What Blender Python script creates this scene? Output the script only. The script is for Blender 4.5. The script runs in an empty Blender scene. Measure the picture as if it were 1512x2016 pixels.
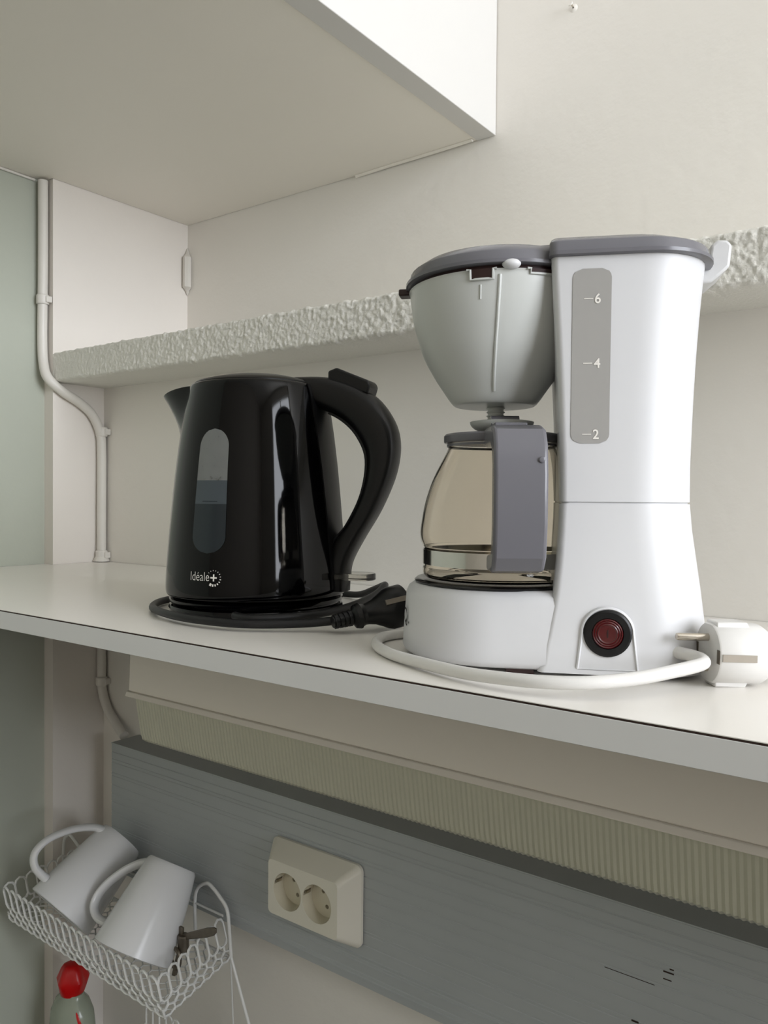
import bpy, bmesh, math, random
from mathutils import Vector, Matrix, noise
R = math.radians
PI = math.pi
random.seed(4)
scn = bpy.context.scene
COL = scn.collection

# ------------------------------------------------------------------ camera
FPX = 1574.8
yaw, pitch, roll = R(36.406), R(-1.116), R(0.473)
f = Vector((-math.sin(yaw)*math.cos(pitch), math.cos(yaw)*math.cos(pitch), math.sin(pitch)))
r0 = Vector((math.cos(yaw), math.sin(yaw), 0)); u0 = r0.cross(f)
cr, cu = r0*math.cos(roll)+u0*math.sin(roll), -r0*math.sin(roll)+u0*math.cos(roll)
cd = bpy.data.cameras.new('camera'); cam = bpy.data.objects.new('camera', cd); COL.objects.link(cam)
cd.sensor_fit = 'VERTICAL'; cd.sensor_height = 36; cd.lens = FPX/2016*36; cd.clip_start = .02
m = Matrix((cr, cu, -f)).transposed().to_4x4(); m.translation = (0, 0, .116); cam.matrix_world = m
scn.camera = cam

# ------------------------------------------------------------------ world and lights
w = bpy.data.worlds.new('sky'); scn.world = w; w.use_nodes = True
bg = w.node_tree.nodes['Background']; bg.inputs[0].default_value = (.86, .93, 1, 1); bg.inputs[1].default_value = 2.0

def area(name, loc, target, sx, sy, power, col):
    l = bpy.data.lights.new(name, 'AREA'); l.shape = 'RECTANGLE'; l.size = sx; l.size_y = sy
    l.energy = power; l.color = col
    o = bpy.data.objects.new(name, l); COL.objects.link(o); o.location = loc
    d = Vector(target)-Vector(loc); o.rotation_euler = d.to_track_quat('-Z', 'Y').to_euler()
    return o
# daylight in the opening of the window in the right-hand wall
WIN_Y0, WIN_Y1, WIN_Z0, WIN_Z1, WALL_RX = -.70, .96, .0, 1.75, 2.40
area('window_right_offscreen', (WALL_RX+.10, (WIN_Y0+WIN_Y1)/2, (WIN_Z0+WIN_Z1)/2), (WALL_RX-1, (WIN_Y0+WIN_Y1)/2, (WIN_Z0+WIN_Z1)/2),
     WIN_Y1-WIN_Y0, WIN_Z1-WIN_Z0, 80, (.95, .98, 1.05))
vs = scn.view_settings
vs.view_transform = 'Standard'; vs.look = 'None'; vs.gamma = 1; vs.use_curve_mapping = False; vs.exposure = 0.2

# ------------------------------------------------------------------ materials
def srgb(c):
    return tuple(((v/255)/12.92 if v/255 <= .04045 else ((v/255+.055)/1.055)**2.4) for v in c)+(1,)

def mat(name, rgb, rough=.5, spec=.5, metal=0, var=0, vscale=6, bump=0, bscale=60, coat=0, trans=0, ior=1.45, alpha=1, sss=0):
    M = bpy.data.materials.new(name); M.use_nodes = True
    nt = M.node_tree; b = nt.nodes['Principled BSDF']; c = srgb(rgb)
    b.inputs['Base Color'].default_value = c; b.inputs['Roughness'].default_value = rough
    b.inputs['Metallic'].default_value = metal; b.inputs['IOR'].default_value = ior
    b.inputs['Specular IOR Level'].default_value = spec; b.inputs['Coat Weight'].default_value = coat
    b.inputs['Coat Roughness'].default_value = .04
    b.inputs['Transmission Weight'].default_value = trans; b.inputs['Alpha'].default_value = alpha
    tc = nt.nodes.new('ShaderNodeTexCoord')
    if var:
        n = nt.nodes.new('ShaderNodeTexNoise'); n.inputs['Scale'].default_value = vscale; n.inputs['Detail'].default_value = 5
        nt.links.new(tc.outputs['Object'], n.inputs['Vector'])
        mx = nt.nodes.new('ShaderNodeMix'); mx.data_type = 'RGBA'
        mx.inputs[6].default_value = tuple(v*(1-var) for v in c[:3])+(1,)
        mx.inputs[7].default_value = tuple(min(1, v*(1+var)) for v in c[:3])+(1,)
        nt.links.new(n.outputs['Fac'], mx.inputs[0]); nt.links.new(mx.outputs[2], b.inputs['Base Color'])
    if bump:
        n = nt.nodes.new('ShaderNodeTexNoise'); n.inputs['Scale'].default_value = bscale; n.inputs['Detail'].default_value = 4
        nt.links.new(tc.outputs['Object'], n.inputs['Vector'])
        bp = nt.nodes.new('ShaderNodeBump'); bp.inputs['Strength'].default_value = bump; bp.inputs['Distance'].default_value = .002
        nt.links.new(n.outputs['Fac'], bp.inputs['Height']); nt.links.new(bp.outputs['Normal'], b.inputs['Normal'])
    return M

M = dict(
    wall=mat('cream_wall_paint', (235, 231, 223), .55, .3, var=.03, vscale=3, bump=.25, bscale=70),
    reveal=mat('pinkish_cream_paint', (232, 226, 218), .55, .3, var=.03, vscale=5, bump=.3, bscale=45),
    green=mat('pale_green_paint', (180, 184, 171), .45, .4, var=.03, vscale=4, bump=.2, bscale=50),
    plaster=mat('rough_plaster_paint', (226, 224, 216), .6, .3, var=.03, vscale=14, bump=.5, bscale=320),
    pipe=mat('cream_pipe_paint', (222, 218, 210), .4, .45, var=.03, vscale=30, bump=.2, bscale=120),
    laminate=mat('white_laminate', (240, 236, 229), .28, .5, var=.012, vscale=9),
    edge=mat('white_edge_strip', (218, 218, 217), .4, .4, var=.012, vscale=9),
    core=mat('dark_glue_line', (50, 34, 26), .8),
    cabinet=mat('cabinet_paint', (240, 235, 225), .5, .35, var=.02, vscale=4, bump=.08, bscale=60),
    cabinet_white=mat('cabinet_white_panel', (214, 212, 208), .4, .4, var=.01, vscale=6),
    room=mat('room_paint', (214, 209, 200), .8),
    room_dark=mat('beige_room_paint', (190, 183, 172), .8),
    floor=mat('vinyl_floor', (70, 62, 54), .6, var=.15, vscale=5),
    ceil=mat('ceiling_paint', (232, 229, 222), .8),
    lamp=mat('lamp_white_metal', (240, 232, 220), .4, .4, var=.02, vscale=8),
    alu=mat('brushed_grey_aluminium', (176, 180, 180), .42, .5, metal=.05, var=.05, vscale=8),
    socket=mat('cream_socket_plastic', (228, 223, 208), .35, .5),
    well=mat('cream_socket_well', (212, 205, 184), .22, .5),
    black_gloss=mat('black_gloss_plastic', (3, 3, 4), .06, .30),
    black_satin=mat('black_satin_plastic', (11, 11, 12), .34, .4, bump=.04, bscale=900),
    black_rubber=mat('black_rubber', (22, 22, 23), .45, .4),
    white_gloss=mat('white_gloss_plastic', (208, 208, 209), .38, .5, var=.008, vscale=20),
    white_cord=mat('white_cord_rubber', (220, 218, 214), .35, .45),
    grey_plastic=mat('grey_plastic', (104, 103, 108), .25, .5),
    grey_light=mat('light_grey_plastic', (196, 198, 194), .3, .5),
    gauge=mat('frosted_gauge_plastic', (158, 156, 152), .3, .5),
    print_white=mat('white_print', (232, 228, 220), .5),
    print_black=mat('black_print', (12, 12, 12), .5),
    maroon=mat('dark_maroon_plastic', (44, 24, 22), .4),
    red_button=mat('dark_red_button', (70, 10, 13), .2, .5, coat=.3),
    steel=mat('polished_steel', (206, 204, 198), .12, metal=1),
    nickel=mat('nickel_pin', (196, 188, 176), .22, metal=1),
    bronze=mat('tarnished_steel', (120, 112, 100), .4, metal=.8, var=.2, vscale=90),
    ceramic=mat('white_ceramic', (226, 226, 226), .22, .5),
    wire=mat('white_coated_wire', (226, 226, 222), .4, .45),
    cap_red=mat('red_cap_plastic', (190, 12, 14), .3, .5),
    strip=mat('dull_earth_strip', (150, 142, 130), .35, metal=.6),
    leaf=mat('green_label_print', (28, 84, 62), .4),
    soap=mat('pale_soap_bottle', (176, 184, 166), .2, .5, trans=.35),
    hot=mat('hotplate_enamel', (14, 13, 13), .15, .5),
    worktop=mat('worktop_laminate', (58, 56, 54), .4, var=.1, vscale=60),
    wood=mat('window_frame_paint', (236, 236, 232), .4),
    gw_dry=mat('kettle_gauge_plastic', (112, 114, 112), .2, .5, var=.08, vscale=60),
    gw_mid=mat('kettle_gauge_wet_plastic', (66, 74, 79), .16, .5, var=.05, vscale=60),
    gw_water=mat('kettle_gauge_water', (30, 38, 43), .12, .5),
)
# diffuser: prismatic ribs over an unlit tube
M['diffuser'] = mat('ribbed_diffuser', (198, 196, 176), .3, .5, var=.06, vscale=5)
# clear plastics and glass
M['glass'] = mat('tinted_carafe_glass', (250, 245, 236), .0, .5, trans=1, ior=1.25)
M['clear'] = mat('clear_plastic', (225, 222, 216), .04, .5, trans=1, ior=1.42)
M['hinge'] = mat('translucent_white_plastic', (226, 226, 226), .25, .5, trans=.25)

# ------------------------------------------------------------------ mesh helpers
def link(name, bm, material, parent=None, smooth=True, angle=40, loc=None):
    bmesh.ops.recalc_face_normals(bm, faces=bm.faces[:])
    me = bpy.data.meshes.new(name); bm.to_mesh(me); bm.free()
    if isinstance(material, str): material = M[material]
    me.materials.append(material)
    if smooth:
        for p in me.polygons: p.use_smooth = True
        try: me.set_sharp_from_angle(angle=R(angle))
        except Exception: pass
    o = bpy.data.objects.new(name, me); COL.objects.link(o)
    if parent: o.parent = parent
    if loc: o.location = loc
    return o

def tag(o, label, cat, group=None, kind=None):
    o['label'] = label
    o['category'] = cat
    if group: o['group'] = group
    if kind: o['kind'] = kind
    return o

def thing(name, label, cat, loc=(0, 0, 0), rz=0, group=None, kind=None):
    o = bpy.data.objects.new(name, None); COL.objects.link(o); o.empty_display_size = .02
    o.location = loc; o.rotation_euler = (0, 0, rz)
    return tag(o, label, cat, group, kind)

def bevel(o, wd, seg=3, ang=40):
    md = o.modifiers.new('bevel', 'BEVEL'); md.width = wd; md.segments = seg
    md.limit_method = 'ANGLE'; md.angle_limit = R(ang)
    return o

def box(bm, x0, x1, y0, y1, z0, z1):
    v = [bm.verts.new(p) for p in ((x0, y0, z0), (x1, y0, z0), (x1, y1, z0), (x0, y1, z0), (x0, y0, z1), (x1, y0, z1), (x1, y1, z1), (x0, y1, z1))]
    for q in ((0, 3, 2, 1), (4, 5, 6, 7), (0, 1, 5, 4), (1, 2, 6, 5), (2, 3, 7, 6), (3, 0, 4, 7)):
        bm.faces.new([v[i] for i in q])

def boxo(name, material, parent, *c, bev=0):
    bm = bmesh.new(); box(bm, *c)
    o = link(name, bm, material, parent)
    if bev: bevel(o, bev)
    return o

def loft(bm, rings, cap0=True, cap1=True, closed=True):
    V = [[bm.verts.new(p) for p in rg] for rg in rings]
    n = len(V[0])
    for a, b in zip(V, V[1:]):
        for i in range(n if closed else n-1):
            j = (i+1) % n
            bm.faces.new((a[i], a[j], b[j], b[i]))
    if cap0: bm.faces.new(V[0][::-1])
    if cap1: bm.faces.new(V[-1])
    return V

def lathe(bm, prof, n=64, cx=0, cy=0, closed=False):
    """prof: (r,z) list; r=0 ends collapse to a pole; closed joins last to first."""
    rings = []
    for rr, z in prof:
        if rr < 1e-6: rings.append([bm.verts.new((cx, cy, z))])
        else: rings.append([bm.verts.new((cx+rr*math.cos(2*PI*i/n), cy+rr*math.sin(2*PI*i/n), z)) for i in range(n)])
    pr = list(zip(rings, rings[1:]))
    if closed: pr.append((rings[-1], rings[0]))
    for a, b in pr:
        for i in range(n):
            j = (i+1) % n
            if len(a) == 1 and len(b) == 1: continue
            if len(a) == 1: bm.faces.new((a[0], b[j], b[i]))
            elif len(b) == 1: bm.faces.new((a[i], a[j], b[0]))
            else: bm.faces.new((a[i], a[j], b[j], b[i]))

def latheo(name, material, parent, prof, n=64, cx=0, cy=0, closed=False, angle=40):
    bm = bmesh.new(); lathe(bm, prof, n, cx, cy, closed)
    return link(name, bm, material, parent, angle=angle)

def catmull(P, n=8, closed=False):
    P = [Vector(p) for p in P]; out = []
    N = len(P)
    for i in range(N if closed else N-1):
        if closed: a, b, c, d = P[i-1], P[i], P[(i+1) % N], P[(i+2) % N]
        else: a, b, c, d = P[max(i-1, 0)], P[i], P[i+1], P[min(i+2, N-1)]
        for k in range(n):
            t = k/n
            out.append(.5*((2*b)+(c-a)*t+(2*a-5*b+4*c-d)*t*t+(3*b-a-3*c+d)*t**3))
    if not closed: out.append(P[-1])
    return out

def tube(bm, pts, rad, n=12, closed=False):
    pts = [Vector(p) for p in pts]; N = len(pts)
    rings = []; nrm = None
    for i, p in enumerate(pts):
        if closed: t = pts[(i+1) % N]-pts[i-1]
        else: t = pts[min(i+1, N-1)]-pts[max(i-1, 0)]
        t.normalize()
        if nrm is None:
            nrm = t.orthogonal().normalized()
        nrm = (nrm-t*nrm.dot(t)).normalized(); bn = t.cross(nrm)
        rr = rad(i/(max(N-1, 1))) if callable(rad) else rad
        rings.append([p+(nrm*math.cos(2*PI*k/n)+bn*math.sin(2*PI*k/n))*rr for k in range(n)])
    if closed:
        loft(bm, rings+[rings[0]], False, False); bmesh.ops.remove_doubles(bm, verts=bm.verts[:], dist=1e-6)
    else: loft(bm, rings)

def tubeo(name, material, parent, pts, rad, n=12, closed=False):
    bm = bmesh.new(); tube(bm, pts, rad, n, closed)
    return link(name, bm, material, parent)

def rrect(x0, x1, y0, y1, rads, seg=8):
    """counter-clockwise rounded rectangle; rads for corners (x0y0, x1y0, x1y1, x0y1)."""
    pts = []
    for (cx, cy, a0), rd in zip(((x0, y0, PI), (x1, y0, 1.5*PI), (x1, y1, 0), (x0, y1, .5*PI)), rads):
        sx = 1 if cx == x0 else -1; sy = 1 if cy == y0 else -1
        for k in range(seg+1):
            a = a0+k/seg*PI/2
            pts.append((cx+sx*rd+rd*math.cos(a), cy+sy*rd+rd*math.sin(a)))
    return pts

def prism(bm, poly, fn0, fn1):
    loft(bm, [[fn0(p) for p in poly], [fn1(p) for p in poly]])

def text_flat(s, size, sx=1.0, bold=0.0):
    c = bpy.data.curves.new('text_tmp', 'FONT'); c.body = s; c.size = size; c.offset = bold; c.resolution_u = 4
    o = bpy.data.objects.new('text_tmp', c); COL.objects.link(o)
    bpy.context.view_layer.update()
    me = bpy.data.meshes.new_from_object(o.evaluated_get(bpy.context.evaluated_depsgraph_get()))
    V = [(v.co.x*sx, v.co.y) for v in me.vertices]; F = [tuple(p.vertices) for p in me.polygons]
    bpy.data.objects.remove(o); bpy.data.curves.remove(c); bpy.data.meshes.remove(me)
    return V, F

def flat_to_bm(bm, V, F, fn):
    vv = [bm.verts.new(fn(*p)) for p in V]
    for q in F:
        try: bm.faces.new([vv[i] for i in q])
        except ValueError: pass

def text_width(V): return max(p[0] for p in V)-min(p[0] for p in V)

# ------------------------------------------------------------------ the room
XR, XG, YS = -1.21, -1.235, .73           # niche side, green wall, step
YLOW, YUP = .825, 1.006                   # wall under the ledge, wall above it
LZ0, LZ1 = .2977, .346                    # ledge
FLOOR, CEIL, YF = -1.76, 2.00, -1.9
def slab(name, material, label, cat, *c):
    o = boxo(name, material, None, *c); tag(o, label, cat, kind='structure'); return o
slab('wall_left', 'green', 'pale green painted wall beside the conduit', 'wall', XG-.1, XG, YF, YS+.12, FLOOR, CEIL)
slab('wall_left_return', 'reveal', 'cream painted side of the niche behind the conduit', 'wall', XG, XR, YS, YUP+.1, FLOOR, CEIL)
slab('wall_back_upper', 'wall', 'smooth cream back wall above the plaster ledge', 'wall', XR, WALL_RX, YUP, YUP+.1, (LZ0+LZ1)/2, CEIL)
slab('wall_back_lower', 'wall', 'cream back wall below the plaster ledge', 'wall', XR, WALL_RX, YLOW, YUP+.1, FLOOR, LZ0+.002)
slab('floor', 'floor', 'brown floor of the room', 'floor', XG-.1, WALL_RX+.15, YF-.1, YUP+.1, FLOOR-.1, FLOOR)
slab('ceiling', 'ceil', 'white ceiling of the room', 'ceiling', XG-.1, WALL_RX+.15, YF-.1, YUP+.1, CEIL, CEIL+.1)
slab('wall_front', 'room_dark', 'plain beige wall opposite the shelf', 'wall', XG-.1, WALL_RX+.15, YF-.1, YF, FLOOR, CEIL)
bm = bmesh.new()
box(bm, WALL_RX, WALL_RX+.15, YF, WIN_Y0, FLOOR, CEIL); box(bm, WALL_RX, WALL_RX+.15, WIN_Y1, YUP+.1, FLOOR, CEIL)
box(bm, WALL_RX, WALL_RX+.15, WIN_Y0, WIN_Y1, FLOOR, WIN_Z0); box(bm, WALL_RX, WALL_RX+.15, WIN_Y0, WIN_Y1, WIN_Z1, CEIL)
tag(link('wall_right', bm, 'room', smooth=False), 'cream wall with the window opening', 'wall', kind='structure')
bm = bmesh.new(); x0, x1 = WALL_RX+.01, WALL_RX+.06
yc = (WIN_Y0+WIN_Y1)/2
for q in ((WIN_Y0, WIN_Y0+.05, WIN_Z0, WIN_Z1), (WIN_Y1-.05, WIN_Y1, WIN_Z0, WIN_Z1), (WIN_Y0+.05, WIN_Y1-.05, WIN_Z0, WIN_Z0+.05),
          (WIN_Y0+.05, WIN_Y1-.05, WIN_Z1-.05, WIN_Z1), (yc-.03, yc+.03, WIN_Z0+.05, WIN_Z1-.05)):
    box(bm, x0, x1, q[0], q[1], q[2], q[3])
tag(link('window_1', bm, 'wood', smooth=False), 'white two-light window frame in the right wall', 'window', kind='structure')

# rough plaster ledge: displaced front face, chipped upper arris
def ledge():
    bm = bmesh.new(); nx, X1 = 1100, .6
    prof = []   # (dy, z, amp)
    for k in range(7): prof.append((-.0+.0, LZ0+.0, 0))
    secs = [(.10, LZ0, 0), (.05, LZ0, .0004), (.012, LZ0-.0005, .001), (.003, LZ0+.0005, .0022)]
    nz = 26
    for k in range(nz+1): secs.append((0, LZ0+.003+(LZ1-LZ0-.006)*k/nz, .0024))
    secs += [(.003, LZ1-.0006, .0024), (.010, LZ1, .0016), (.03, LZ1, .0012), (YUP-YS, LZ1, 0)]
    rings = []
    for i in range(nx+1):
        x = XR+(X1-XR)*i/nx; rg = []
        grow = min(1, .35+max(0, (x-XR)/.35)*.65)          # bumpier away from the corner
        for dy, z, a in secs:
            p = Vector((x, dy*3, z))
            n1 = noise.fractal(p*230, 1.0, 2.0, 2)+.5*noise.noise(p*110)
            n2 = noise.noise(Vector((x*60, 3, z*60)))
            n3 = noise.noise(p*170+Vector((5, 9, 2)))
            yy = YS+dy-a*grow*(n1*.62+n2*.3); zz = z
            if a > .0009: zz += a*grow*.9*n3+a*.5*n2
            rg.append((x, yy, zz))
        rings.append(rg)
    loft(bm, rings, False, False, closed=False)
    o = link('wall_ledge', bm, 'plaster', angle=180)
    tag(o, 'rough white plaster ledge running along the back wall', 'ledge', kind='structure')
ledge()

# ------------------------------------------------------------------ shelf board
YE = .4136
sh = thing('shelf_board', 'white laminate shelf board carrying the kettle and coffee maker', 'shelf', (0, YE, -.019))
def shelf_part(name, material, y0, z0, z1, bev=0):
    poly = [(XG+.001, y0), (1.60, y0), (1.60, YLOW-.001), (XR+.001, YLOW-.001), (XR+.001, YS-.001), (XG+.001, YS-.001)]
    bm = bmesh.new(); prism(bm, poly, lambda p: (p[0], p[1]-YE, z0+.019), lambda p: (p[0], p[1]-YE, z1+.019))
    o = link(name, bm, material, sh)
    if bev: bevel(o, bev)
    return o
shelf_part('board_core', 'core', YE+.0007, -.0188, -.0004)
shelf_part('laminate_top', 'laminate', YE+.0004, -.0005, 0)
boxo('edge_strip', 'edge', sh, XG+.001, 1.60, 0, .0012, 0, .019-.0018, bev=.0003)

# ------------------------------------------------------------------ wall cabinet above
cz, cx1, cyf = .625, -.551, .40
cb = thing('wall_cabinet', 'cream wall cabinet with white end panel above the kettle', 'cabinet', (0, YUP, cz))
boxo('bottom_panel', 'cabinet', cb, XR+.001, cx1-.030, cyf-YUP, -.001, .0012, .03)
boxo('end_panel', 'cabinet_white', cb, cx1-.030, cx1, cyf-YUP, -.001, 0, 1.02, bev=.001)
boxo('filler_panel', 'cabinet', cb, XG+.001, XR+.001, cyf-YUP, YS-YUP-.001, .0012, .03)
boxo('top_panel', 'cabinet', cb, XR+.001, cx1-.03, cyf-YUP, -.001, 1.0, 1.02)
boxo('door', 'cabinet_white', cb, XR+.001, cx1-.032, cyf-YUP-.02, cyf-YUP-.001, .01, 1.01, bev=.001)
# crack of filler along the back joint
bm = bmesh.new(); tube(bm, [(-.80, YUP-.0035, cz-.0005), (-.72, YUP-.005, cz+.0003), (-.66, YUP-.006, cz), (-.585, YUP-.008, cz+.0004)], .0028, 8)
for v in bm.verts: v.co = v.co-Vector((0, YUP, cz))
link('filler_bead', bm, 'cabinet', cb)
# bead of paint along the top of the left wall
tag(tubeo('paint_bead', 'pipe', None, catmull([(XG+.002, .40, cz-.001), (XG+.002, .52, cz-.0018), (XG+.0025, .62, cz-.001), (XG+.002, .712, cz-.0015)], 6), .0022, 8),
    'thin white paint bead along top of green wall', 'sealant bead')

# ------------------------------------------------------------------ painted conduit
def conduit(name, label, pts, clips, strip=None):
    base = Vector(pts[-1]); t = thing(name, label, 'conduit', base)
    tubeo('pipe', 'pipe', t, [p-base for p in catmull(pts, 10)], .0078, 16)
    for c, ax in clips:
        bm = bmesh.new(); c = Vector(c)-base
        lathe(bm, [(.0086, -.008), (.0100, -.0065), (.0100, .0065), (.0086, .008)], 20)
        if ax == 'x': box(bm, -.0125, .0125, -.001, .0096, -.005, .005)
        else: box(bm, -.0096, .001, -.0125, .0125, -.005, .005)
        for v in bm.verts: v.co += c
        bevel(link('clip', bm, 'pipe', t), .001, 2)
    return t
cond = conduit('cable_conduit', 'cream painted conduit bending from green wall into the niche corner',
        [(-1.2215, .7195, .622), (-1.2215, .7195, .50), (-1.2228, .7195, .42), (-1.2235, .7195, .365), (-1.2200, .7195, .328), (-1.2085, .7205, .303),
         (-1.2012, .742, .283), (-1.2012, .772, .268), (-1.2012, .796, .250), (-1.2012, .811, .222), (-1.2012, .8145, .19), (-1.2012, .8145, .09), (-1.2012, .8145, .001)],
        [((-1.2222, .7195, .4306), 'x'), ((-1.2012, .8145, .222), 'x'), ((-1.2012, .8145, .012), 'x')])
bm = bmesh.new(); lathe(bm, [(.0082, .0002), (.0135, .0002), (.0125, .004), (.010, .008), (.0082, .011)], 18)
link('paint_lump', bm, 'pipe', cond)
conduit('cable_conduit', 'cream painted conduit below the shelf curving into the grey trunking',
        [(-1.2010, .815, -.0195), (-1.2010, .815, -.17), (-1.200, .815, -.2155), (-1.184, .815, -.250), (-1.150, .812, -.274), (-1.125, .806, -.2835)],
        [((-1.2010, .815, -.205), 'x')])

# old painted-over hinge in the corner of the niche
bm = bmesh.new(); rings = []
for z, s in ((-.041, .15), (-.032, .55), (-.028, 1), (.0, 1.02), (.028, 1), (.034, .55), (.048, .12)):
    rings.append([(XR+.0145*s*q[0]+.0005, YUP-.0145*s*q[1]-.0005, .535+z) for q in ((0, 0), (.75, 0), (1.05, .3), (1.1, .75), (.75, 1.1), (.3, 1.05), (0, .75))])
loft(bm, rings)
o = link('old_hinge', bm, 'pipe', angle=30); bevel(o, .0015, 2)
tag(o, 'old hinge stub painted over in the niche corner', 'hinge')
# nail in the wall, upper right
nl = thing('wall_nail', 'small painted nail sticking out of upper back wall', 'nail', (-.4372, YUP, .7636))
tubeo('shank', 'nickel', nl, [(0, .002, 0), (0, -.012, -.0005)], .0011, 8)
tubeo('head', 'wall', nl, [(0, -.0115, -.0005), (0, -.0132, -.0005)], .0032, 12)
bm = bmesh.new(); lathe(bm, [(.0055, 0), (.004, .0012), (.0012, .002)], 14)
for v in bm.verts: v.co = Vector((v.co.x, -v.co.z, v.co.y-.001))
link('filler', bm, 'wall', nl)

# ------------------------------------------------------------------ strip light under the shelf
LX0, LX1 = -.8015, .62
sl = thing('strip_light', 'cream strip light with ribbed diffuser under the shelf', 'light', (LX0, .66, -.019))
def lamp_ext(name, material, prof, x0=0, x1=LX1-LX0, bev=0):
    bm = bmesh.new(); loft(bm, [[(x0, y, z) for y, z in prof], [(x1, y, z) for y, z in prof]])
    o = link(name, bm, material, sl, angle=25)
    if bev: bevel(o, bev, 2)
    return o
lamp_ext('housing', 'lamp', [(-.076, -.0002), (.10, -.0002), (.10, -.098), (-.080, -.098)], bev=.0015)
lamp_ext('lip', 'lamp', [(-.0815, -.0975), (.101, -.0975), (.101, -.1035), (-.0845, -.1035)], -.0015, LX1-LX0+.0015, bev=.001)
# diffuser with shallow prismatic ribs along its front
prof0 = [(-.074, -.1030), (-.066, -.150), (-.0635, -.1585), (-.0575, -.163), (.07, -.163), (.088, -.103)]
bm = bmesh.new(); rings = []; nrib = 560; L = LX1-LX0
for i in range(nrib+1):
    x = .004+(L-.008)*i/nrib; d = .0007 if (i % 2) else 0
    if i == 0:
        rings.append([(x, y*.97+.0, z) for y, z in prof0])
        x += .0006
    rings.append([(x, y+(d if y < 0 else -d), z+(d if z < -.15 else 0)) for y, z in prof0])
loft(bm, rings)
link('diffuser', bm, 'diffuser', sl, angle=25)

# ------------------------------------------------------------------ grey grooved trunking
TX0, TX1, TY, TZ0, TZ1 = -1.111, 1.28, .7726, -.4885, -.2835
tr = thing('cable_trunking', 'grey grooved aluminium trunking panel fixed along the wall below the shelf', 'trunking', (TX0, YLOW, TZ0))
H = TZ1-TZ0
prof = [(0, 0), (TY-YLOW, 0)]
def groove(z, wd=.0012, d=.0009): return [(TY-YLOW, z-wd), (TY-YLOW+d, z-wd*.3), (TY-YLOW+d, z+wd*.3), (TY-YLOW, z+wd)]
def ridge(z, wd=.0015, d=.0014): return [(TY-YLOW, z-wd), (TY-YLOW-d, z-wd*.4), (TY-YLOW-d, z+wd*.4), (TY-YLOW, z+wd)]
marks = [(.010, 'r'), (.016, 'g'), (.028, 'r'), (.033, 'g'), (.0365, 'r'), (.052, 'g'), (.066, 'g'), (.070, 'g'), (.088, 'g'), (.093, 'g'), (.110, 'g'), (.123, 'g'), (.137, 'g'),
         (.152, 'g'), (.157, 'g'), (.174, 'g'), (.179, 'g'), (.1905, 'g')]
for z, k in marks: prof += groove(z) if k == 'g' else ridge(z)
prof += [(TY-YLOW, H-.0025), (TY-YLOW-.001, H-.0015), (TY-YLOW-.001, H), (TY-YLOW+.004, H), (0, H)]
bm = bmesh.new(); loft(bm, [[(0, y, z) for y, z in prof], [(TX1-TX0, y, z) for y, z in prof]])
link('profile', bm, 'alu', tr, angle=15)
# small scrapes on its face
for (x, z, lx, lz) in ((-.232, -.338, .010, .0012), (-.226, -.334, .004, .0012), (-.232, -.345, .008, .0010), (-.262, -.398, .007, .0016), (-.29, -.3545, .05, .0006)):
    boxo('scrape', 'core', tr, x-TX0, x-TX0+lx, TY-YLOW-.0003, TY-YLOW+.0004, z-TZ0, z-TZ0+lz)

# ------------------------------------------------------------------ double socket
SX0, SX1, SZ0, SZ1 = -.7455, -.5955, -.4410, -.3375
so = thing('double_socket', 'cream double wall socket on the grey trunking', 'socket', ((SX0+SX1)/2, TY-.0012, (SZ0+SZ1)/2))
hw, hh = (SX1-SX0)/2, (SZ1-SZ0)/2
P = .030
fx0, fx1, fz0, fz1 = -.0575+.0, .0575, -.0345, .0345
def rr(x0, x1, z0, z1, rd): return rrect(x0, x1, z0, z1, (rd,)*4, 6)
bm = bmesh.new()
rings = [[(x, y, z) for x, z in rr(-hw, hw, -hh, hh, .009)] for y in (0, -.004)]
rings.append([(x, -P+.003, z) for x, z in rr(fx0-.003, fx1+.003, fz0-.003, fz1+.003, .008)])
rings.append([(x, -P, z) for x, z in rr(fx0-.0006, fx1+.0006, fz0-.0006, fz1+.0006, .006)])
loft(bm, rings, True, False)
link('frame', bm, 'socket', so, angle=25)
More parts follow.
